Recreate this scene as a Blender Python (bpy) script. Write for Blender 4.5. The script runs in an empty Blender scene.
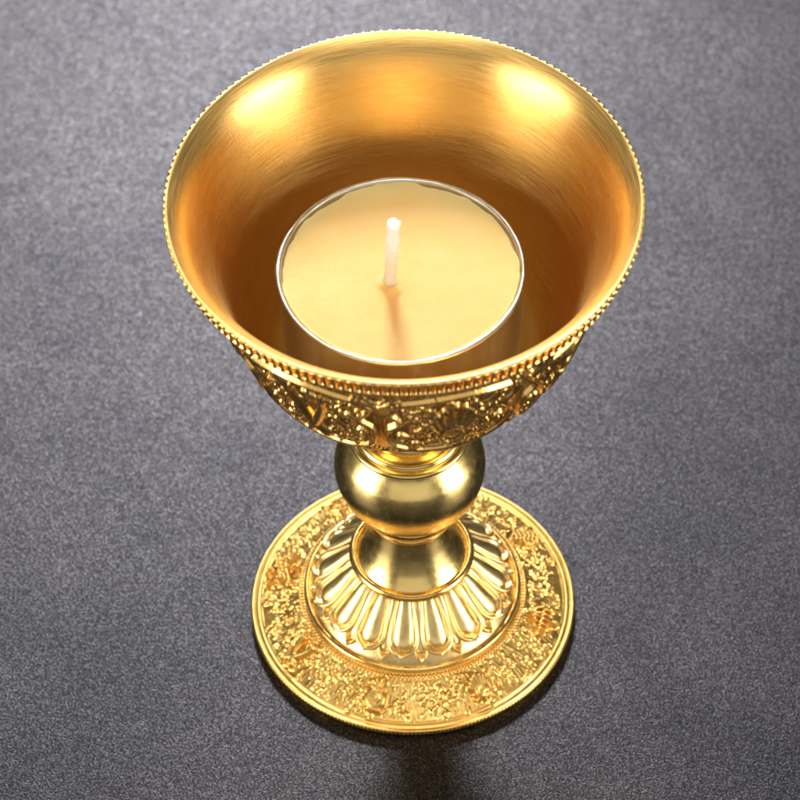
import bpy, math, random
import numpy as np
from mathutils import Matrix, Vector

S = 0.01                      # everything below is drawn in centimetres
PI = math.pi
rng = random.Random(7)
scene = bpy.context.scene
C = scene.collection

# ------------------------------------------------------------------ materials
def new_mat(name):
    m = bpy.data.materials.new(name); m.use_nodes = True
    nt = m.node_tree; nt.nodes.clear()
    out = nt.nodes.new('ShaderNodeOutputMaterial')
    b = nt.nodes.new('ShaderNodeBsdfPrincipled')
    nt.links.new(b.outputs[0], out.inputs[0])
    return m, nt, b

def N(nt, kind, **kw):
    n = nt.nodes.new(kind)
    for k, v in kw.items():
        if k.startswith('i_'):
            n.inputs[k[2:].replace('_', ' ')].default_value = v
        else: setattr(n, k, v)
    return n

def coords(nt, scale):
    tc = nt.nodes.new('ShaderNodeTexCoord')
    mp = nt.nodes.new('ShaderNodeMapping')
    mp.inputs['Scale'].default_value = scale
    nt.links.new(tc.outputs['Object'], mp.inputs['Vector'])
    return mp.outputs[0]

def ramp(nt, src, stops):
    r = nt.nodes.new('ShaderNodeValToRGB')
    e = r.color_ramp.elements
    while len(e) < len(stops): e.new(0.5)
    for el, (p, c) in zip(e, stops):
        el.position = p; el.color = (c, c, c, 1) if isinstance(c, (int, float)) else (*c, 1)
    nt.links.new(src, r.inputs[0])
    return r.outputs[0]

def gold(name, col, rough, col2=None, bump=0.0, bscale=60, grain=0.0):
    m, nt, b = new_mat(name)
    b.inputs['Metallic'].default_value = 1
    v = coords(nt, (100, 100, 100))
    n1 = N(nt, 'ShaderNodeTexNoise', i_Scale=1.6, i_Detail=4.0, i_Roughness=0.6)
    nt.links.new(v, n1.inputs['Vector'])
    nt.links.new(ramp(nt, n1.outputs[0], [(0.3, tuple(c * 0.93 for c in (col2 or col))), (0.7, col)]), b.inputs['Base Color'])
    n2 = N(nt, 'ShaderNodeTexNoise', i_Scale=7.0, i_Detail=5.0, i_Roughness=0.65)
    nt.links.new(v, n2.inputs['Vector'])
    nt.links.new(ramp(nt, n2.outputs[0], [(0.3, rough * 0.8), (0.75, rough * 1.3)]), b.inputs['Roughness'])
    if bump:
        n3 = N(nt, 'ShaderNodeTexNoise', i_Scale=float(bscale), i_Detail=3.0, i_Roughness=0.6)
        nt.links.new(v, n3.inputs['Vector'])
        bp = N(nt, 'ShaderNodeBump', i_Strength=bump, i_Distance=0.0001)
        nt.links.new(n3.outputs[0], bp.inputs['Height'])
        nt.links.new(bp.outputs[0], b.inputs['Normal'])
    return m

M_pol = gold('polished_gold', (0.95, 0.70, 0.26), 0.24, (0.91, 0.64, 0.21), 0.10, 9)
M_ring = gold('ring_gold', (0.93, 0.64, 0.22), 0.24, (0.88, 0.54, 0.15), 0.15, 20)
M_relief = gold('relief_gold', (0.82, 0.53, 0.16), 0.35, (0.72, 0.43, 0.11), 0.35, 45)
M_bowl_relief = gold('bowl_relief_gold', (1.0, 0.65, 0.215), 0.29, (0.93, 0.52, 0.14), 0.2, 45)
M_petal = gold('petal_gold', (0.97, 0.74, 0.32), 0.32, (0.93, 0.64, 0.23), 0.2, 30)
M_lip = gold('lip_gold', (0.96, 0.62, 0.22), 0.30, (0.93, 0.54, 0.16), 0.2, 40)

def brushed():
    m, nt, b = new_mat('brushed_gold')
    b.inputs['Metallic'].default_value = 1
    tc = nt.nodes.new('ShaderNodeTexCoord')
    sx = nt.nodes.new('ShaderNodeSeparateXYZ'); nt.links.new(tc.outputs['Object'], sx.inputs[0])
    su = nt.nodes.new('ShaderNodeSeparateXYZ'); nt.links.new(tc.outputs['UV'], su.inputs[0])
    # direction round the axis: x/r, y/r, then the running length along the profile
    xy = nt.nodes.new('ShaderNodeCombineXYZ')
    nt.links.new(sx.outputs[0], xy.inputs[0]); nt.links.new(sx.outputs[1], xy.inputs[1])
    nm = N(nt, 'ShaderNodeVectorMath', operation='NORMALIZE'); nt.links.new(xy.outputs[0], nm.inputs[0])
    sep = nt.nodes.new('ShaderNodeSeparateXYZ'); nt.links.new(nm.outputs[0], sep.inputs[0])
    def vec(k, kv, tilt=0.0):
        a = N(nt, 'ShaderNodeMath', operation='MULTIPLY'); a.inputs[1].default_value = k; nt.links.new(sep.outputs[0], a.inputs[0])
        c = N(nt, 'ShaderNodeMath', operation='MULTIPLY'); c.inputs[1].default_value = k; nt.links.new(sep.outputs[1], c.inputs[0])
        d = N(nt, 'ShaderNodeMath', operation='MULTIPLY'); d.inputs[1].default_value = kv; nt.links.new(su.outputs[1], d.inputs[0])
        if tilt:
            e = N(nt, 'ShaderNodeMath', operation='MULTIPLY_ADD'); e.inputs[1].default_value = tilt
            nt.links.new(sep.outputs[0], e.inputs[0]); nt.links.new(d.outputs[0], e.inputs[2]); d = e
        o = nt.nodes.new('ShaderNodeCombineXYZ')
        for i, q in enumerate((a, c, d)): nt.links.new(q.outputs[0], o.inputs[i])
        return o.outputs[0]
    s1 = N(nt, 'ShaderNodeTexNoise', i_Scale=1.0, i_Detail=3.0, i_Roughness=0.6)
    nt.links.new(vec(5, 44), s1.inputs['Vector'])
    s2 = N(nt, 'ShaderNodeTexNoise', i_Scale=1.0, i_Detail=4.0, i_Roughness=0.7)
    nt.links.new(vec(7, 40, 22), s2.inputs['Vector'])
    mix = N(nt, 'ShaderNodeMath', operation='MULTIPLY_ADD'); mix.inputs[1].default_value = 0.6
    nt.links.new(s2.outputs[0], mix.inputs[0]); nt.links.new(s1.outputs[0], mix.inputs[2])
    bp = N(nt, 'ShaderNodeBump', i_Strength=0.22, i_Distance=0.0001)
    nt.links.new(mix.outputs[0], bp.inputs['Height']); nt.links.new(bp.outputs[0], b.inputs['Normal'])
    s3 = N(nt, 'ShaderNodeTexNoise', i_Scale=1.0, i_Detail=4.0, i_Roughness=0.6)
    nt.links.new(vec(2.5, 5), s3.inputs['Vector'])
    nt.links.new(ramp(nt, s3.outputs[0], [(0.3, (0.88, 0.53, 0.145)), (0.7, (0.93, 0.60, 0.20))]), b.inputs['Base Color'])
    nt.links.new(ramp(nt, s1.outputs[0], [(0.3, 0.28), (0.7, 0.42)]), b.inputs['Roughness'])
    b.inputs['Anisotropic'].default_value = 0.55
    b.inputs['Anisotropic Rotation'].default_value = 0.25
    tg = N(nt, 'ShaderNodeTangent', direction_type='RADIAL', axis='Z')
    nt.links.new(tg.outputs[0], b.inputs['Tangent'])
    return m
M_brush = brushed()

def foil():
    m, nt, b = new_mat('thin_aluminium')
    b.inputs['Metallic'].default_value = 1
    b.inputs['Base Color'].default_value = (0.60, 0.56, 0.50, 1)
    v = coords(nt, (100, 100, 6))
    n = N(nt, 'ShaderNodeTexNoise', i_Scale=4.0, i_Detail=4.0); nt.links.new(v, n.inputs['Vector'])
    nt.links.new(ramp(nt, n.outputs[0], [(0.3, 0.36), (0.7, 0.5)]), b.inputs['Roughness'])
    bp = N(nt, 'ShaderNodeBump', i_Strength=0.4, i_Distance=0.0002)
    nt.links.new(n.outputs[0], bp.inputs['Height']); nt.links.new(bp.outputs[0], b.inputs['Normal'])
    return m
M_foil = foil()

def wax():
    m, nt, b = new_mat('butter_wax')
    v = coords(nt, (100, 100, 100))
    n = N(nt, 'ShaderNodeTexNoise', i_Scale=0.9, i_Detail=4.0, i_Roughness=0.55); nt.links.new(v, n.inputs['Vector'])
    nt.links.new(ramp(nt, n.outputs[0], [(0.3, (0.93, 0.60, 0.22)), (0.7, (0.95, 0.66, 0.28))]), b.inputs['Base Color'])
    b.inputs['Roughness'].default_value = 0.7
    b.inputs['Specular IOR Level'].default_value = 0.10
    b.inputs['Subsurface Weight'].default_value = 0.55
    b.inputs['Subsurface Radius'].default_value = (1.0, 0.5, 0.15)
    b.inputs['Subsurface Scale'].default_value = 0.005
    n2 = N(nt, 'ShaderNodeTexNoise', i_Scale=3.0, i_Detail=5.0, i_Roughness=0.5); nt.links.new(v, n2.inputs['Vector'])
    bp = N(nt, 'ShaderNodeBump', i_Strength=0.8, i_Distance=0.0003)
    nt.links.new(n2.outputs[0], bp.inputs['Height']); nt.links.new(bp.outputs[0], b.inputs['Normal'])
    return m
M_wax = wax()

def cotton():
    m, nt, b = new_mat('waxed_cotton')
    v = coords(nt, (100, 100, 100))
    n = N(nt, 'ShaderNodeTexNoise', i_Scale=14.0, i_Detail=3.0); nt.links.new(v, n.inputs['Vector'])
    nt.links.new(ramp(nt, n.outputs[0], [(0.3, (0.84, 0.82, 0.84)), (0.7, (0.95, 0.94, 0.97))]), b.inputs['Base Color'])
    b.inputs['Roughness'].default_value = 0.6
    bp = N(nt, 'ShaderNodeBump', i_Strength=0.6, i_Distance=0.0002)
    nt.links.new(n.outputs[0], bp.inputs['Height']); nt.links.new(bp.outputs[0], b.inputs['Normal'])
    return m
M_cotton = cotton()

def table_mat():
    m, nt, b = new_mat('speckled_grey_surface')
    v = coords(nt, (100, 100, 100))
    rot = N(nt, 'ShaderNodeVectorRotate', rotation_type='EULER_XYZ'); rot.inputs['Rotation'].default_value = (.62, .41, .35)
    nt.links.new(v, rot.inputs['Vector']); v = rot.outputs[0]
    a = N(nt, 'ShaderNodeTexNoise', i_Scale=38.0, i_Detail=1.5, i_Roughness=0.6); nt.links.new(v, a.inputs['Vector'])
    a2 = N(nt, 'ShaderNodeTexNoise', i_Scale=9.0, i_Detail=3.0, i_Roughness=0.7); nt.links.new(v, a2.inputs['Vector'])
    f = N(nt, 'ShaderNodeTexVoronoi', i_Scale=17.0); nt.links.new(v, f.inputs['Vector'])
    mm = N(nt, 'ShaderNodeMath', operation='MULTIPLY_ADD'); mm.inputs[1].default_value = 0.16
    nt.links.new(a2.outputs[0], mm.inputs[0]); nt.links.new(a.outputs[0], mm.inputs[2])
    mn = N(nt, 'ShaderNodeMath', operation='SUBTRACT'); mn.inputs[1].default_value = 0.08; nt.links.new(mm.outputs[0], mn.inputs[0])
    big = N(nt, 'ShaderNodeTexNoise', i_Scale=0.30, i_Detail=5.0, i_Roughness=0.65, i_Distortion=0.6); nt.links.new(v, big.inputs['Vector'])
    col = ramp(nt, mn.outputs[0], [(0.33, (0.0100, 0.0094, 0.0104)), (0.5, (0.0240, 0.0228, 0.0247)), (0.68, (0.090, 0.087, 0.092))])
    mx = N(nt, 'ShaderNodeMix', data_type='RGBA', blend_type='MULTIPLY'); mx.inputs[0].default_value = 1
    nt.links.new(col, mx.inputs[6]); nt.links.new(ramp(nt, big.outputs[0], [(0.3, (0.72, 0.73, 0.75)), (0.7, (1.06, 1.05, 1.04))]), mx.inputs[7])
    nt.links.new(mx.outputs[2], b.inputs['Base Color'])
    b.inputs['Metallic'].default_value = 0.96
    nt.links.new(ramp(nt, f.outputs['Color'], [(0.0, 0.33), (1.0, 0.46)]), b.inputs['Roughness'])
    bp = N(nt, 'ShaderNodeBump', i_Strength=0.6, i_Distance=0.0001)
    nt.links.new(mn.outputs[0], bp.inputs['Height']); nt.links.new(bp.outputs[0], b.inputs['Normal'])
    return m
M_table = table_mat()

# ------------------------------------------------------------------ objects
def tag(o, label=None, cat=None, kind=None):
    if label: o['label'] = label
    if cat: o['category'] = cat
    if kind: o['kind'] = kind

def link(name, me, mat, parent=None, smooth=True):
    for m in (mat if isinstance(mat, (list, tuple)) else [mat]): me.materials.append(m)
    if smooth: me.polygons.foreach_set('use_smooth', np.ones(len(me.polygons), dtype=bool))
    me.update()
    o = bpy.data.objects.new(name, me); C.objects.link(o)
    if parent:
        o.parent = parent
        # the parts are drawn round the thing's own base, so no inverse is needed
    return o

def grid_mesh(name, X, Y, Z, wrap, uv=None, matidx=None):
    """X, Y, Z are arrays rows x cols (cm); wrap joins the last column to the first."""
    R, Q = X.shape
    co = np.stack([X, Y, Z], -1).reshape(-1, 3).astype(np.float32) * S
    ii = np.arange(R - 1)[:, None]; jj = np.arange(Q if wrap else Q - 1)[None, :]
    a = ii * Q + jj; b = ii * Q + (jj + 1) % Q; c = (ii + 1) * Q + (jj + 1) % Q; d = (ii + 1) * Q + jj
    f = np.stack([a, b, c, d], -1).reshape(-1, 4).astype(np.int32)
    me = bpy.data.meshes.new(name)
    me.vertices.add(len(co)); me.vertices.foreach_set('co', co.ravel())
    me.loops.add(f.size); me.loops.foreach_set('vertex_index', f.ravel())
    me.polygons.add(len(f)); me.polygons.foreach_set('loop_start', np.arange(0, f.size, 4, dtype=np.int32))
    me.update(calc_edges=True)
    if uv is not None:
        U = np.broadcast_to(uv[:, None], (R, Q)).ravel()
        l = me.uv_layers.new(name='UVMap'); arr = np.zeros((f.size, 2), np.float32)
        arr[:, 1] = U[f.ravel()]; arr[:, 0] = ((f.ravel() % Q) / Q)
        l.data.foreach_set('uv', arr.ravel())
    if matidx is not None:
        mi = np.broadcast_to(matidx[:-1, None], (R - 1, jj.size)).ravel().astype(np.int32)
        me.polygons.foreach_set('material_index', np.ascontiguousarray(mi))
    return me

def smooth_profile(pts, step):
    """Catmull-Rom through (r, z) points, resampled evenly; a repeated point keeps a corner."""
    P = np.array(pts, float); out = []
    for i in range(len(P) - 1):
        p0 = P[max(i - 1, 0)]; p1 = P[i]; p2 = P[i + 1]; p3 = P[min(i + 2, len(P) - 1)]
        L = np.hypot(*(p2 - p1))
        if L < 1e-9: continue
        n = max(2, int(math.ceil(L / step)))
        t = np.linspace(0, 1, n, endpoint=False)[:, None]
        m1 = (p2 - p0) / 2; m2 = (p3 - p1) / 2
        k1 = min(1, 1.2 * L / (np.hypot(*m1) + 1e-9)); k2 = min(1, 1.2 * L / (np.hypot(*m2) + 1e-9))
        m1 = m1 * k1; m2 = m2 * k2
        out.append((2*t**3-3*t**2+1)*p1 + (t**3-2*t**2+t)*m1 + (-2*t**3+3*t**2)*p2 + (t**3-t**2)*m2)
    out.append(P[-1:]); return np.concatenate(out)

def lathe(name, prof, cols, mat, parent, H=None, matidx=None):
    """Revolve; H (rows x cols) pushes each point along the profile's outward normal. Profiles run
    upwards on outer faces (normal to the right of the direction of travel)."""
    prof = np.asarray(prof, float)
    th = np.arange(cols) * 2 * PI / cols
    r = prof[:, 0][:, None]; z = prof[:, 1][:, None]
    d = np.gradient(prof, axis=0); d /= (np.hypot(d[:, 0], d[:, 1])[:, None] + 1e-12)
    nr, nz = d[:, 1][:, None], -d[:, 0][:, None]
    if H is None: H = np.zeros((1, 1))
    rr = r + nr * H; zz = z + nz * H + 0 * th[None, :]
    s = np.concatenate([[0], np.cumsum(np.hypot(*np.diff(prof, axis=0).T))])
    me = grid_mesh(name, rr * np.cos(th), rr * np.sin(th), zz, True, uv=s, matidx=matidx)
    return link(name, me, mat, parent)

# ---- relief drawing: strokes stamped into a height field laid on a turned surface
class Relief:
    def __init__(self, prof, cols):
        self.p = prof; self.cols = cols; self.rows = len(prof)
        self.s = np.concatenate([[0], np.cumsum(np.hypot(*np.diff(prof, axis=0).T))])
        self.H = np.zeros((self.rows, cols), np.float32); self.sy = 1.0; self.k = 1.0
    def stamp(self, th, s, w, h, sy=None, lift=0.0, ang=0.0):
        sy = sy or self.sy; h = h * self.k
        i0, i1 = np.searchsorted(self.s, [s - w * 1.05 * max(1, sy), s + w * 1.05 * max(1, sy)])
        if i1 <= i0: return
        R = max(0.3, float(np.interp(s, self.s, self.p[:, 0])))
        dth = 2 * PI / self.cols; k = int(w * max(1, sy) / R / dth) + 1
        j = int(round(th / dth)); jj = np.arange(j - k, j + k + 1)
        du = ((jj * dth - th) * R)[None, :]; dv = (self.s[i0:i1] - s)[:, None]
        if ang: du, dv = du * math.cos(ang) + dv * math.sin(ang), -du * math.sin(ang) + dv * math.cos(ang)
        q = (du ** 2 + (dv / sy) ** 2) / (w * w)
        hh = np.where(q < 1, lift + h * np.sqrt(np.clip(1 - q, 0, 1)), 0)
        jm = jj % self.cols
        blk = self.H[i0:i1][:, jm]
        self.H[i0:i1, jm] = np.maximum(blk, hh)
    def stroke(self, pts, w, h, th0, s0, sc=1.0, R=None, rot=0.0, taper=False, lift=0.0, stretch=None):
        stretch = stretch or self.sy
        """pts in local cm (x along the circumference, y along the profile)."""
        R = R or float(np.interp(s0, self.s, self.p[:, 0]))
        c, sn = math.cos(rot), math.sin(rot)
        P = [((x * c - y * sn) * sc, (x * sn + y * c) * sc * stretch) for x, y in pts]
        L = [0]
        for a, b in zip(P, P[1:]): L.append(L[-1] + math.hypot(b[0] - a[0], b[1] - a[1]))
        n = max(2, int(L[-1] / (w * 0.35)) + 1)
        xs = np.interp(np.linspace(0, L[-1], n), L, [a[0] for a in P])
        ys = np.interp(np.linspace(0, L[-1], n), L, [a[1] for a in P])
        for t, (x, y) in enumerate(zip(xs, ys)):
            k = t / (n - 1); f = (1 - 0.75 * k) if taper else 1.0
            self.stamp(th0 + x / R, s0 + y, w * f, h * (0.4 + 0.6 * f), lift=lift)
    def at(self, th, s):
        i = min(self.rows - 1, int(np.searchsorted(self.s, s))); return self.H[i, int(round(th / (2 * PI / self.cols))) % self.cols]

def arc(cx, cy, r, a0, a1, n=14, ry=None):
    return [(cx + r * math.cos(a0 + (a1 - a0) * i / n), cy + (ry or r) * math.sin(a0 + (a1 - a0) * i / n)) for i in range(n + 1)]
def spiral(cx, cy, r, a0, turns, n=22, d=1):
    return [(cx + r * (1 - 0.85 * i / n) * math.cos(a0 + d * turns * 2 * PI * i / n), cy + r * (1 - 0.85 * i / n) * math.sin(a0 + d * turns * 2 * PI * i / n)) for i in range(n + 1)]
def leafpts(cx, cy, a, L, bend=0.3):
    return [(cx + L * t * math.cos(a + bend * t), cy + L * t * math.sin(a + bend * t)) for t in (0, .25, .5, .75, 1)]

def motif(k):
    """Eight small ornaments as strokes (points in a box about -1..1, stroke width, height)."""
    out = []
    if k == 0:      # open lotus
        for a in (-70, -48, -24, 0, 24, 48, 70):
            out.append((leafpts(0, -.45, PI/2 + math.radians(a), 1.15 - abs(a) / 220, -math.radians(a) * .4), .17, .9))
        for a in (-60, -20, 20, 60): out.append((leafpts(0, -.45, -PI/2 + math.radians(a), .42), .12, .7))
        out.append((arc(0, -.4, .35, 0, PI * 2), .1, 1.1))
    elif k == 1:    # pair of fish
        for d in (-1, 1):
            out.append(([(d * .75 * math.sin(t * 1.5) - d * .25, -.9 + 1.6 * t) for t in (0, .2, .4, .6, .8, 1)], .2, 1.0))
            out.append((leafpts(d * .42, .7, PI/2 - d * .5, .45), .13, .8)); out.append((leafpts(d * .42, .7, PI/2 + d * .9, .4), .12, .8))
    elif k == 2:    # wheel
        out.append((arc(0, 0, .85, 0, 2 * PI, 40), .1, 1.0)); out.append((arc(0, 0, .22, 0, 2 * PI, 12), .13, 1.1))
        for i in range(8):
            a = i * PI / 4; out.append(([(.2 * math.cos(a), .2 * math.sin(a)), (1.02 * math.cos(a), 1.02 * math.sin(a))], .07, .9))
    elif k == 3:    # vase
        out.append((arc(0, -.15, .42, 0, 2 * PI, 20), .24, 1.0)); out.append(([(0, -.15), (0, -.1)], .45, .9))
        out.append(([(-.25, .35), (.25, .35)], .11, 1.1)); out.append(([(-.4, .55), (.4, .55)], .1, 1.0)); out.append(([(-.35, -.85), (.35, -.85)], .12, .9))
        for a in (-35, 0, 35): out.append((leafpts(0, .6, PI/2 + math.radians(a), .5), .12, .9))
    elif k == 4:    # knot
        for t in (-.55, 0, .55):
            out.append(([(-.8 + t * .5, -.4 + t), (.8 + t * .5, .4 + t * .6)], .07, 1.0)); out.append(([(-.8 - t * .5, .4 + t * .6), (.8 - t * .5, -.4 + t)], .07, 1.0))
        for x, y in ((-.8, 0), (.8, 0), (0, .9), (0, -.9)): out.append((arc(x, y, .22, 0, 2 * PI, 12), .07, 1.0))
    elif k == 5:    # parasol
        out.append((arc(0, .05, .8, .05, PI - .05, 20, .6), .11, 1.0)); out.append(([(-.85, .05), (.85, .05)], .1, 1.0)); out.append(([(0, -1), (0, .9)], .08, 1.0))
        for x in (-.7, -.35, .35, .7): out.append((leafpts(x, 0, -PI/2, .45, 0), .11, .9))
        for x in (-.4, 0, .4): out.append(([(x, .1), (x * .4, .6)], .1, .8))
    elif k == 6:    # shell
        out.append((spiral(.05, .1, .7, -PI/2, 1.6, 34), .15, 1.0)); out.append((leafpts(-.1, -.5, -PI/2 - .3, .55), .14, .9))
        out.append((arc(-.1, 0, .95, PI * .55, PI * 1.35, 16), .09, .8))
    else:           # banner
        for y, w in ((.75, .3), (.45, .5), (.1, .42), (-.25, .5), (-.6, .38)): out.append(([(-w, y), (w, y)], .13, 1.0))
        out.append(([(0, -1), (0, 1)], .09, 1.0))
        for d in (-1, 1): out.append((leafpts(d * .5, .4, -PI/2 + d * .5, .9, -d * .6), .09, .8))
    return out

# ------------------------------------------------------------------ the lamp
lamp = bpy.data.objects.new('candle_holder', None); C.objects.link(lamp)
lamp.empty_display_size = 0.02
tag(lamp, 'gold footed goblet shaped lamp with embossed bowl and round base, holding the candle', 'candle holder')

AX = -PI / 2     # the side that faces the camera

# ---- bowl: outer face, lip and inner face in one turned mesh
OUT = smooth_profile([(0.70, 5.95), (0.98, 6.02), (1.28, 6.15), (1.62, 6.36), (1.98, 6.68), (2.27, 7.06), (2.46, 7.40), (2.61, 7.75),
                      (2.73, 8.15), (2.85, 8.55), (3.00, 8.95), (3.19, 9.35), (3.36, 9.64), (3.42, 9.74)], 0.0165)
IN = smooth_profile([(3.55, 10.06), (3.565, 10.095), (3.55, 10.11), (3.505, 10.085), (3.42, 10.02), (3.33, 9.93), (3.245, 9.81), (3.14, 9.61), (3.03, 9.35), (2.92, 9.05),
                     (2.79, 8.65), (2.68, 8.25), (2.56, 7.85), (2.40, 7.45), (2.22, 7.12), (2.08, 6.96), (1.98, 6.905), (1.85, 6.89), (1.2, 6.885), (0.6, 6.883), (0.004, 6.882)], 0.03)
COLS = 2240
rel = Relief(OUT, COLS); rel.sy = 1.9; rel.k = 1.05
Vt = rel.s[-1]
def sz(z): return float(np.interp(z, OUT[:, 1], rel.s))
def relief_bowl():
    u = 0.032
    s_lo, s_hi = sz(7.12), sz(9.22)         # frames live between these
    # foot border: two lines and a row of curls
    for i in range(72):
        t = i * 2 * PI / 72
        rel.stroke(spiral(0, 0, .062, 0.5, .9, 10), .022, .045, t, sz(6.84))
    for i in range(1000):
        t = i * 2 * PI / 1000
        rel.stamp(t, sz(6.97), .022, .05); rel.stamp(t, sz(6.70), .022, .045)
    for i in range(96):
        rel.stamp(i * 2 * PI / 96, sz(6.58), .034, .05)
    # top border below the beads: leaning leaf scrolls
    for i in range(88):
        t = i * 2 * PI / 88
        rel.stroke(spiral(0, 0, .075, 2.6, 1.0, 12), .022, .045, t, sz(9.50), stretch=1.8)
        rel.stroke([(-.09, -.04), (0, .06), (.1, .05)], .022, .04, t + .03, sz(9.46))
    for i in range(8):
        c = AX + math.radians(13.5 + 45 * i)
        def X(s): return float(np.interp(s, rel.s, OUT[:, 0]))
        half = math.radians(20.9)
        mid = (s_lo + s_hi) / 2; hh = (s_hi - s_lo) / 2
        def frame(k, w, h, scal):
            pts = []
            # (angle fraction, s fraction): straight top, in-curling shoulders, a cusp at the waist
            side = [(.10, 1.03), (.34, 1.0), (.58, .93), (.76, .88), (.90, .78), (.975, .62), (.93, .44), (.83, .31), (.77, .18), (.83, .08),
                    (.95, -.03), (1.0, -.20), (.97, -.45), (.87, -.66), (.68, -.80), (.42, -.90), (.15, -.94)]
            path = [(-x, y) for x, y in side[::-1]] + [(x, y) for x, y in side] + [(-side[-1][0], side[-1][1])]
            P = [(a * half * (1 - (1 - scal) * .7), mid + b * hh * (1 - (1 - scal) * 1.6)) for a, b in path]
            for (a0, b0), (a1, b1) in zip(P, P[1:]):
                n = max(2, int(math.hypot((a1 - a0) * X((b0 + b1) / 2), b1 - b0) / (w * .4)))
                for q in range(n):
                    f = q / n; rel.stamp(c + a0 + (a1 - a0) * f, b0 + (b1 - b0) * f, w, h)
        frame(0, .036, .095, 1.0); frame(1, .022, .060, .91)
        for d in (-1, 1):      # curls at the waist and the shoulders
            for (fa, fs, rr, st, dr) in ((.60, .14, .14, PI, 1), (.76, -.32, .11, 0, 1), (.72, .56, .13, PI/2, -1), (.55, -.62, .10, 0, 1)):
                rel.stroke(spiral(0, 0, rr, st, 1.2, 20, dr * d), .026, .07, c + d * fa * half, mid + fs * hh)
        # the ornament
        m = motif([0, 6, 2, 3, 4, 5, 7, 1][i % 8])
        sc = .55
        for pts, w, h in m:
            rel.stroke(pts, max(.03, w * sc * .8), .12 * h, c, mid + .04, sc=sc, stretch=1.5)
        # ribbons and leaves filling the field
        r2 = random.Random(40 + i)
        n = 0
        for q in range(900):
            a = r2.uniform(-.86, .86); b = r2.uniform(-.84, .86)
            if abs(a) > .62 and abs(b) < .25: continue
            if abs(a) ** 3 + abs(b) ** 3 > .78: continue
            th = c + a * half; s = mid + b * hh
            if rel.at(th, s) > .012: continue
            n += 1
            if n > 46: break
            k = r2.random()
            if k < .5: rel.stroke(spiral(0, 0, r2.uniform(.08, .13), r2.uniform(0, 6.3), 1.0, 14, r2.choice((-1, 1))), .028, .06, th, s)
            elif k < .85: rel.stroke(leafpts(0, 0, r2.uniform(0, 6.3), r2.uniform(.14, .26), r2.uniform(-1.2, 1.2)), r2.uniform(.045, .065), .06, th, s, taper=True)
            else: rel.stamp(th, s, r2.uniform(.04, .06), .06)
        # pillar between two frames
        t = c + math.radians(22.5)
        for dx in (-.055, 0, .055):
            for q in range(90):
                f = q / 89; rel.stamp(t + dx / 2.5, s_lo + f * (hh * 1.25), .016, .04, sy=1.0)
        rel.stroke([(-.26, .10), (-.16, .02), (0, -.06), (.16, .02), (.26, .10)], .034, .085, t, s_hi - .20)
        rel.stroke(arc(0, .05, .14, PI * 1.05, PI * 1.95, 12), .026, .07, t, s_hi + .02)
        for d in (-1, 1):
            rel.stroke(spiral(0, 0, .10, PI/2, 1.1, 18, d), .028, .07, t + d * .30 / 3, s_hi - .02)
            rel.stroke(leafpts(0, 0, PI/2 - d * .9, .22, d * .8), .035, .06, t + d * .04, s_hi - .45, taper=True)
            rel.stroke(spiral(0, 0, .09, -PI/2, 1.1, 16, -d), .026, .06, t + d * .14 / 2.2, s_lo + .12)
            rel.stroke(leafpts(0, 0, PI/2 + d * .5, .35, -d * .7), .035, .06, t + d * .05, s_lo + .18, taper=True)
relief_bowl()
def soften(H, n):
    for _ in range(n):
        H = (np.roll(H, 1, 1) + 2 * H + np.roll(H, -1, 1)) / 4
        P = np.pad(H, ((1, 1), (0, 0)), mode='edge'); H = (P[:-2] + 2 * P[1:-1] + P[2:]) / 4
    return H
rel.H = soften(rel.H, 2)
rel.H += (np.random.default_rng(3).normal(0, .0012, rel.H.shape)).astype(np.float32)
# shallow ground between the borders so the drawing stands in a sunk field
bowl = lathe('bowl', OUT, COLS, M_bowl_relief, lamp, H=rel.H)
inner = lathe('bowl_lining', IN, 720, M_brush, bowl, matidx=None)
inner['label'] = 'smooth brushed gold inside of the bowl with rolled lip'

# ---- milled band under the lip
NB = 160
BP = smooth_profile([(3.40, 9.725), (3.47, 9.735), (3.505, 9.775), (3.52, 9.84), (3.53, 9.93), (3.545, 10.00), (3.575, 10.035), (3.600, 10.065), (3.602, 10.085), (3.588, 10.103), (3.555, 10.106)], 0.009)
th = np.arange(NB * 16) * 2 * PI / (NB * 16)
w = 0.5 + 0.5 * np.cos(th * NB)
ridge = np.clip((w - .42) / .34, 0, 1); ridge = ridge * ridge * (3 - 2 * ridge)
zz = BP[:, 1]
env = np.clip((zz - 9.775) / .02, 0, 1) * np.clip((10.02 - zz) / .02, 0, 1)
top = (BP[:, 0] > 3.56) * 1.0
HB = -(1 - ridge)[None, :] * (env * (.16 - .085 * np.clip((zz - 9.80) / .2, 0, 1)))[:, None] - (0.015 * (1 - w))[None, :] * top[:, None]
band = lathe('beaded_band', BP, NB * 16, M_lip, bowl, H=HB)

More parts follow.
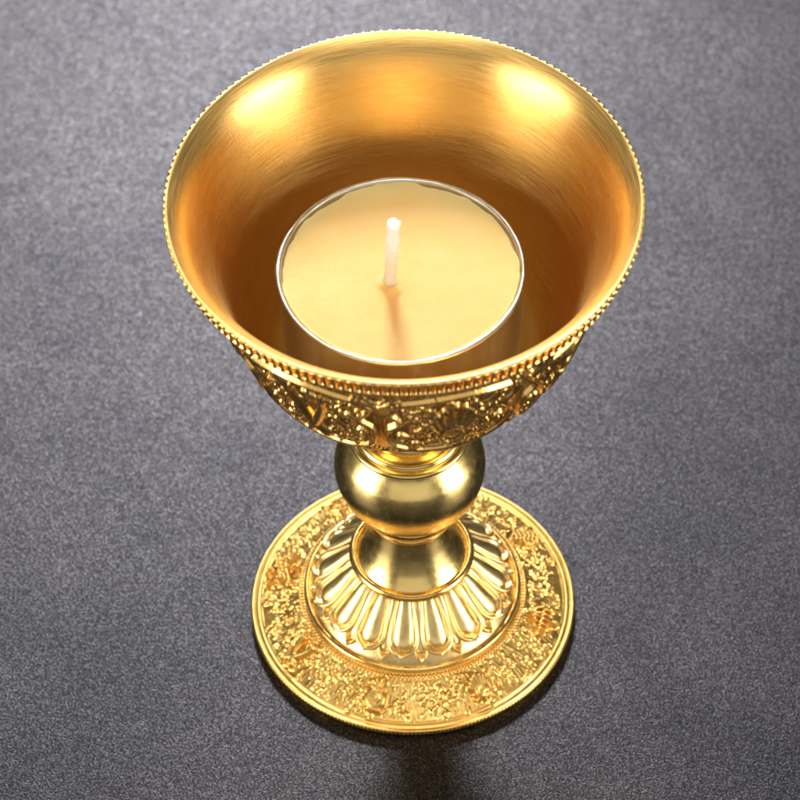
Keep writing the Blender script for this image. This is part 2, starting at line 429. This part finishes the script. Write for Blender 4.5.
# ---- neck under the bowl, knob, stem
lathe('neck', smooth_profile([(0.66, 4.85), (0.66, 4.90), (0.68, 4.95), (0.64, 5.05), (0.58, 5.35), (0.60, 5.7), (0.78, 5.92), (0.98, 6.04)], .03), 240, M_pol, lamp)
lathe('collar', smooth_profile([(0.86, 4.63), (0.94, 4.65), (0.965, 4.70), (0.94, 4.745), (0.88, 4.76), (0.88, 4.76), (0.85, 4.78), (0.85, 4.78), (0.87, 4.83), (0.83, 4.87), (0.74, 4.90), (0.56, 4.92)], .012), 300, M_pol, lamp)
lathe('knob', smooth_profile([(0.60, 2.97), (0.78, 3.07), (0.94, 3.21), (1.08, 3.41), (1.17, 3.65), (1.208, 3.90), (1.195, 4.10), (1.135, 4.32), (1.03, 4.50), (0.93, 4.62), (0.86, 4.67)], .02), 360, M_pol, lamp)
lathe('stem_ring', smooth_profile([(0.56, 2.62), (0.64, 2.63), (0.685, 2.665), (0.69, 2.71), (0.665, 2.745), (0.665, 2.745), (0.72, 2.79), (0.775, 2.86), (0.785, 2.94), (0.76, 3.00), (0.70, 3.03), (0.60, 3.03)], .01), 300, M_ring, lamp)
lathe('stem', smooth_profile([(0.93, 1.66), (0.90, 1.70), (0.84, 1.78), (0.75, 1.94), (0.66, 2.16), (0.60, 2.38), (0.565, 2.55), (0.56, 2.66)], .02), 300, M_pol, lamp)
lathe('stem_foot_ring', smooth_profile([(0.90, 1.53), (0.97, 1.54), (1.015, 1.59), (1.025, 1.65), (1.00, 1.70), (0.955, 1.72), (0.92, 1.70), (0.90, 1.66)], .01), 300, M_ring, lamp)

# ---- lotus dome with sixteen petals
SK = smooth_profile([(1.74, .70), (1.70, .735), (1.64, .78), (1.52, .90), (1.38, 1.06), (1.22, 1.25), (1.08, 1.42), (0.98, 1.53), (0.93, 1.56)], .02)
skirt = lathe('lotus_dome', SK, 320, M_petal, lamp)
sks = np.concatenate([[0], np.cumsum(np.hypot(*np.diff(SK, axis=0).T))]); SL = sks[-1]
def on_skirt(th, d, h):
    """point on the dome, d cm down from its top edge, h cm off the surface"""
    s = SL - np.asarray(d)
    r = np.interp(s, sks, SK[:, 0]); z = np.interp(s, sks, SK[:, 1])
    r2 = np.interp(s + .03, sks, SK[:, 0]); z2 = np.interp(s + .03, sks, SK[:, 1])
    r1 = np.interp(s - .03, sks, SK[:, 0]); z1 = np.interp(s - .03, sks, SK[:, 1])
    dr, dz = r2 - r1, z2 - z1; L = np.hypot(dr, dz) + 1e-9
    nr, nz = dz / L, -dr / L
    return r + nr * h, z + nz * h
def petal_mesh(L, d0, pitch_frac, hgt, lobes):
    R_, Q_ = 60, 49
    t = np.linspace(0, 1, R_)[:, None]; a = np.linspace(-1, 1, Q_)[None, :]
    # a tongue with a round end; e grows from 0 on its axis to 1 on its outline
    t0 = .62
    y = np.clip((t - t0) / (1 - t0), 0, 1)
    w = np.where(t < t0, .72 + .28 * np.sin(np.clip(t / t0, 0, 1) * PI / 2), np.sqrt(np.clip(1 - y ** 2, 0.0, 1)))
    thv = a * (2 * PI / 16) * pitch_frac * w
    tip = np.exp(-(a / .25) ** 2) * np.clip((t - .86) / .14, 0, 1)
    d = d0 + t * L + 0.02 * L * tip
    xx = np.abs(a) * np.where(t < t0, 1.0, w)
    e = np.sqrt(xx ** 2 + (y * 1.0) ** 2)
    rim = np.sqrt(np.clip(1 - ((e - .84) / .155) ** 2, 0, 1))
    lobe = np.sqrt(np.clip(1 - (e / .64) ** 2, 0, 1)) * lobes
    grow = .55 + .75 * t
    h = .016 + (.066 * rim + .080 * lobe) * grow + hgt * t ** 2 * (e < 1.2) + .03 * tip - .05 * np.clip((e - .97) / .03, 0, 1)
    r, z = on_skirt(thv, d, h)
    return r * np.cos(thv), r * np.sin(thv), z + 0 * a
PX, PY, PZ = petal_mesh(.96, .02, .495, .05, 1.0)
pm = grid_mesh('petal', PX, PY, PZ, False)
pm.materials.append(M_petal); pm.polygons.foreach_set('use_smooth', np.ones(len(pm.polygons), dtype=bool))
BX, BY, BZ = petal_mesh(1.0, .05, .24, .0, .5)
bm_ = grid_mesh('under_petal', BX, BY, BZ, False)
bm_.materials.append(M_petal); bm_.polygons.foreach_set('use_smooth', np.ones(len(bm_.polygons), dtype=bool))
for i in range(16):
    for nm, me, off in (('petal', pm, 0), ('under_petal', bm_, 11.25)):
        o = bpy.data.objects.new(nm, me); C.objects.link(o); o.parent = skirt
        o.rotation_euler = (0, 0, AX + math.radians(-7.0 + 22.5 * i + off))

# ---- base plate: sloping ring with relief, raised edge moulding
BA = smooth_profile([(2.40, 0.122), (2.54, 0.122), (2.58, 0.13), (2.612, .15), (2.63, .185), (2.63, .185), (2.655, .195), (2.676, .23), (2.678, .265), (2.670, .295), (2.645, .308), (2.617, .303), (2.602, .292), (2.602, .292), (2.58, .302), (2.555, .312), (2.535, .312), (2.525, .305), (2.525, .305),
                     (2.40, .362), (2.22, .445), (2.04, .545), (1.86, .645), (1.78, .69), (1.74, .70)], .0115)
relb = Relief(BA, 2048); relb.k = .85
sb = lambda r: float(np.interp(-r, -BA[np.argmax(BA[:, 0]):, 0], relb.s[np.argmax(BA[:, 0]):]))
def relief_base():
    r2 = random.Random(11)
    # wavy radial ground
    for i in range(230):
        t = i * 2 * PI / 230 + r2.uniform(-.004, .004)
        r0 = r2.uniform(2.38, 2.48); r1 = r2.uniform(1.86, 1.95); ph = r2.uniform(0, 6.3); cut = r2.uniform(.2, .9)
        n = 26
        for q in range(n):
            f = q / (n - 1); r = r0 + (r1 - r0) * f
            if abs(f - cut) < .07: continue
            relb.stamp(t + .008 * math.sin(ph + f * 9), sb(r), .020, .008 + .006 * math.sin(ph + f * 14))
    for i in range(700):       # curls and grains over it
        t = r2.uniform(0, 2 * PI); r = r2.uniform(1.92, 2.46)
        k = r2.random()
        if k < .45: relb.stroke(spiral(0, 0, r2.uniform(.045, .08), r2.uniform(0, 6.3), .9, 10, r2.choice((-1, 1))), .019, .044, t, sb(r))
        elif k < .8: relb.stroke(leafpts(0, 0, PI/2 + r2.uniform(-.8, .8), r2.uniform(.07, .15), r2.uniform(-1.2, 1.2)), .02, .036, t, sb(r), taper=True)
        else: relb.stamp(t, sb(r), r2.uniform(.018, .03), .045)
    # eight ornaments
    for i in range(8):
        c = AX + math.radians(-17 + 45.5 * i)
        for pts, w, h in motif([3, 0, 5, 7, 6, 2, 4, 1][i]):
            relb.stroke(pts, max(.026, w * .30), 0.11 * h, c, sb(2.17), sc=.27, lift=.03)
        for q in range(9):
            a = q * .7; relb.stamp(c + (.34 * math.cos(a)) / 2.13, sb(2.17) + .27 * math.sin(a), .024, .05)
    # inner line of fine beads and a plain line outside
    for i in range(176): relb.stamp(i * 2 * PI / 176, sb(1.838), .031, .058)
    for i in range(1400):
        relb.stamp(i * 2 * PI / 1400, sb(2.505), .014, .016); relb.stamp(i * 2 * PI / 1400, sb(1.885), .012, .016)
relief_base()
relb.H = soften(relb.H, 2)
relb.H += np.random.default_rng(5).normal(0, .0010, relb.H.shape).astype(np.float32) * (BA[:, 1] > .33)[:, None]
tb = np.arange(2048) * 2 * PI / 2048
zb = BA[:, 1]
low = np.clip((zb - .185) / .01, 0, 1) * np.clip((.30 - zb) / .02, 0, 1) * (BA[:, 0] > 2.62)
relb.H -= (.016 * (.5 - .5 * np.cos(tb * 256)))[None, :].astype(np.float32) * low[:, None].astype(np.float32)
base = lathe('base_plate', BA, 2048, M_relief, lamp, H=relb.H)
lathe('base_inner_ring', smooth_profile([(1.775, .69), (1.79, .725), (1.78, .765), (1.745, .785), (1.71, .78), (1.685, .745)], .01), 360, M_ring, base)

# ------------------------------------------------------------------ tealight
cz0 = 6.90
candle = bpy.data.objects.new('tealight_candle', None); C.objects.link(candle)
candle.location = (-.075 * S, 0.01 * S, cz0 * S); candle.empty_display_size = .01
tag(candle, 'round pale yellow tealight with a white wick, standing inside the gold bowl', 'candle')
ZT = 8.56 - cz0
cols = 360
rr = random.Random(3)
tt = np.arange(cols) * 2 * PI / cols
def wob(seed, amps):
    r_ = random.Random(seed); o = np.zeros(cols)
    for k, a in amps: o += a * np.sin(k * tt + r_.uniform(0, 6.3))
    return o
CP = smooth_profile([(0.01, 0.012), (1.2, 0.010), (1.70, 0.0), (1.79, .015), (1.825, .07), (1.835, .3), (1.842, ZT - .09), (1.850, ZT - .07), (1.882, ZT - .05), (1.896, ZT - .015), (1.882, ZT + .014), (1.85, ZT + .018), (1.820, ZT - .003), (1.816, ZT - .05), (1.815, ZT - .20)], .014)
zrel = np.clip((CP[:, 1] - ZT + .3) / .3, 0, 1)
Hc = zrel[:, None] * (wob(5, [(2, .006), (3, .005), (5, .004), (9, .003), (17, .0025), (31, .002)]))[None, :]
lathe('metal_cup', CP, cols, M_foil, candle, H=Hc)
# wax: nearly flat disc, ragged where it climbs the wall, a small mound at the wick
wx, wy = -.175, -.20
WR = np.concatenate([np.linspace(0.003, 1.5, 60), np.linspace(1.52, 1.822, 34)])
edge_w = wob(9, [(3, .010), (7, .007), (13, .005), (23, .003), (41, .002)])
Zw = np.zeros((len(WR), cols)); Xw = WR[:, None] * np.cos(tt)[None, :]; Yw = WR[:, None] * np.sin(tt)[None, :]
Zw += ZT - .075 - .012 * np.cos(WR / 1.9 * PI)[:, None]
ed = np.clip((WR - 1.72 - 0) / .08, 0, 1)[:, None]
Zw += ed ** 2 * (.035 + edge_w * 2.2)[None, :] - (np.clip((WR[:, None] - (1.790 + edge_w[None, :])) / .02, 0, 1) * .06)
dd = np.hypot(Xw - wx, Yw - wy)
Zw += .075 * np.exp(-(dd / .13) ** 2) + .022 * np.exp(-(dd / .38) ** 2)
d2 = np.hypot(Xw - wx - .10, Yw - wy + .17); Zw += .085 * np.exp(-(d2 / .06) ** 2)
d3 = np.hypot(Xw - wx - .01, Yw - wy + .20); Zw += .06 * np.exp(-(d3 / .055) ** 2)
d5 = np.hypot(Xw - wx + .09, Yw - wy + .08); Zw += .05 * np.exp(-(d5 / .05) ** 2)
d4 = np.hypot((Xw - wx - .04) / 1.0, (Yw - wy + .6) / 4.0); Zw -= .030 * np.exp(-(d4 / .10) ** 2)
Xw = np.concatenate([Xw, Xw[-1:]]); Yw = np.concatenate([Yw, Yw[-1:]]); Zw = np.concatenate([Zw, np.full((1, cols), ZT - .5)])
wxo = link('wax', grid_mesh('wax', Xw[::-1].copy(), Yw[::-1].copy(), Zw[::-1].copy(), True), M_wax, candle)
# wick: a slightly bent waxed cord, thicker at its foot, blunt fluffy top
n = 60; q = np.linspace(0, 1, n); K = 28; ta = np.arange(K) * 2 * PI / K
wz = ZT - .10 + q * 1.36
cxw = wx + .006 * np.sin(q * 5) + .10 * q; cyw = wy + .05 * q + .012 * np.sin(q * 7)
rad = .098 + .030 * np.exp(-q / .10) + .012 * np.exp(-((q - .93) / .05) ** 2) - .008 * np.sin(q * 9)
rad = rad * np.sqrt(np.clip(1 - np.clip((q - .955) / .045, 0, 1) ** 2, 0.0, 1))
tw = ta[None, :] + q[:, None] * 9
rw = rad[:, None] * (1 + .035 * np.cos(3 * tw) + .02 * np.sin(q[:, None] * 60 + ta[None, :] * 2) + np.clip((q[:, None] - .86) / .1, 0, 1) * (.09 * np.sin(5 * ta[None, :] + 1) + .07 * np.sin(3 * ta[None, :] + q[:, None] * 40)))
link('wick', grid_mesh('wick', cxw[:, None] + rw * np.cos(ta), cyw[:, None] + rw * np.sin(ta), wz[:, None] + .012 * np.clip((q[:, None] - .9) / .1, 0, 1) * np.sin(3 * ta[None, :] + 2), True), M_cotton, candle)

# ------------------------------------------------------------------ table top
def table():
    # a speckled board with a rounded edge, 70 cm square and 1.8 cm thick
    h = 35.0; prof = [(h - .2, 0.0), (h - .06, -.06), (h, -.2), (h, -1.6), (h - .2, -1.8), (0.01, -1.8)]
    rows = [(g, 0.0) for g in np.linspace(.01, h - .5, 24)] + prof
    def sq(r):
        q = []
        for a, b in (((-1, -1), (1, -1)), ((1, -1), (1, 1)), ((1, 1), (-1, 1)), ((-1, 1), (-1, -1))):
            for t in np.linspace(0, 1, 12, endpoint=False): q.append((r * (a[0] + (b[0] - a[0]) * t), r * (a[1] + (b[1] - a[1]) * t)))
        return q
    P = np.array([[(x, y, z) for x, y in sq(r)] for r, z in rows])
    me = grid_mesh('table_top', P[::-1, :, 0].copy(), P[::-1, :, 1].copy(), P[::-1, :, 2].copy(), True)
    o = link('table_top', me, M_table, None, smooth=False)
    o.location.z = .118 * S
    tag(o, 'dark grey finely speckled table surface under the goblet', 'table', 'structure')
table()

# ------------------------------------------------------------------ camera
p = dict(cx=-0.13, cy=-45.274, cz=59.593, pitch=0.874, yaw=0.0, roll=-0.024, F=4500.5)
cam = bpy.data.cameras.new('camera'); co = bpy.data.objects.new('camera', cam); C.objects.link(co)
fwd = Vector((0, math.cos(p['pitch']), -math.sin(p['pitch']))); up = Vector((0, math.sin(p['pitch']), math.cos(p['pitch']))); rt = Vector((1, 0, 0))
c, s = math.cos(p['roll']), math.sin(p['roll'])
r_ = rt * c + up * s; u_ = up * c - rt * s
Mx = Matrix((r_, u_, -fwd)).transposed().to_4x4(); Mx.translation = Vector((p['cx'], p['cy'], p['cz'])) * S
co.matrix_world = Mx
cam.sensor_width = 36; cam.lens = p['F'] / 800 * 36
cam.clip_start = .02; cam.clip_end = 20
cam.dof.use_dof = True; cam.dof.focus_distance = .70; cam.dof.aperture_fstop = 37
scene.camera = co

# ------------------------------------------------------------------ light
def area(name, loc, target, w, h, power, col):
    l = bpy.data.lights.new(name, 'AREA'); l.shape = 'RECTANGLE'; l.size = w * S; l.size_y = h * S; l.energy = power; l.color = col
    o = bpy.data.objects.new(name, l); C.objects.link(o); o.location = Vector(loc) * S
    o.rotation_euler = (Vector(target) - Vector(loc)).to_track_quat('-Z', 'Y').to_euler(); return o
area('softbox_left', (-54, -24, 12), (0, 0, 5), 30, 54, 5.3, (1.0, .98, .94))
area('softbox_right', (54, -24, 12), (0, 0, 5), 30, 54, 5.3, (1.0, .97, .92))
area('back_softbox', (-3, 57, 44), (0, 0, 0), 14, 11, 6.0, (.98, .98, 1.0))
area('front_fill', (0, -66, 24), (0, 0, 4), 80, 44, 0.75, (1.0, .97, .92))  # added weak fill from the camera side, brightens knob, petals and relief
area('overhead_fill', (0, -14, 95), (0, 0, 0), 50, 40, 3.5, (1.0, .98, .95))  # added fill from above, lifts the wax and the deep bowl interior
wd = bpy.data.worlds.new('World'); scene.world = wd; wd.use_nodes = True
wd.node_tree.nodes['Background'].inputs[0].default_value = (1, .97, .92, 1); wd.node_tree.nodes['Background'].inputs[1].default_value = .10
scene.view_settings.view_transform = 'Standard'; scene.view_settings.look = 'None'
scene.view_settings.exposure = 0; scene.view_settings.gamma = 1
scene.cycles.use_denoising = True
scene.cycles.max_bounces = 10; scene.cycles.glossy_bounces = 8
scene.cycles.sample_clamp_indirect = 8
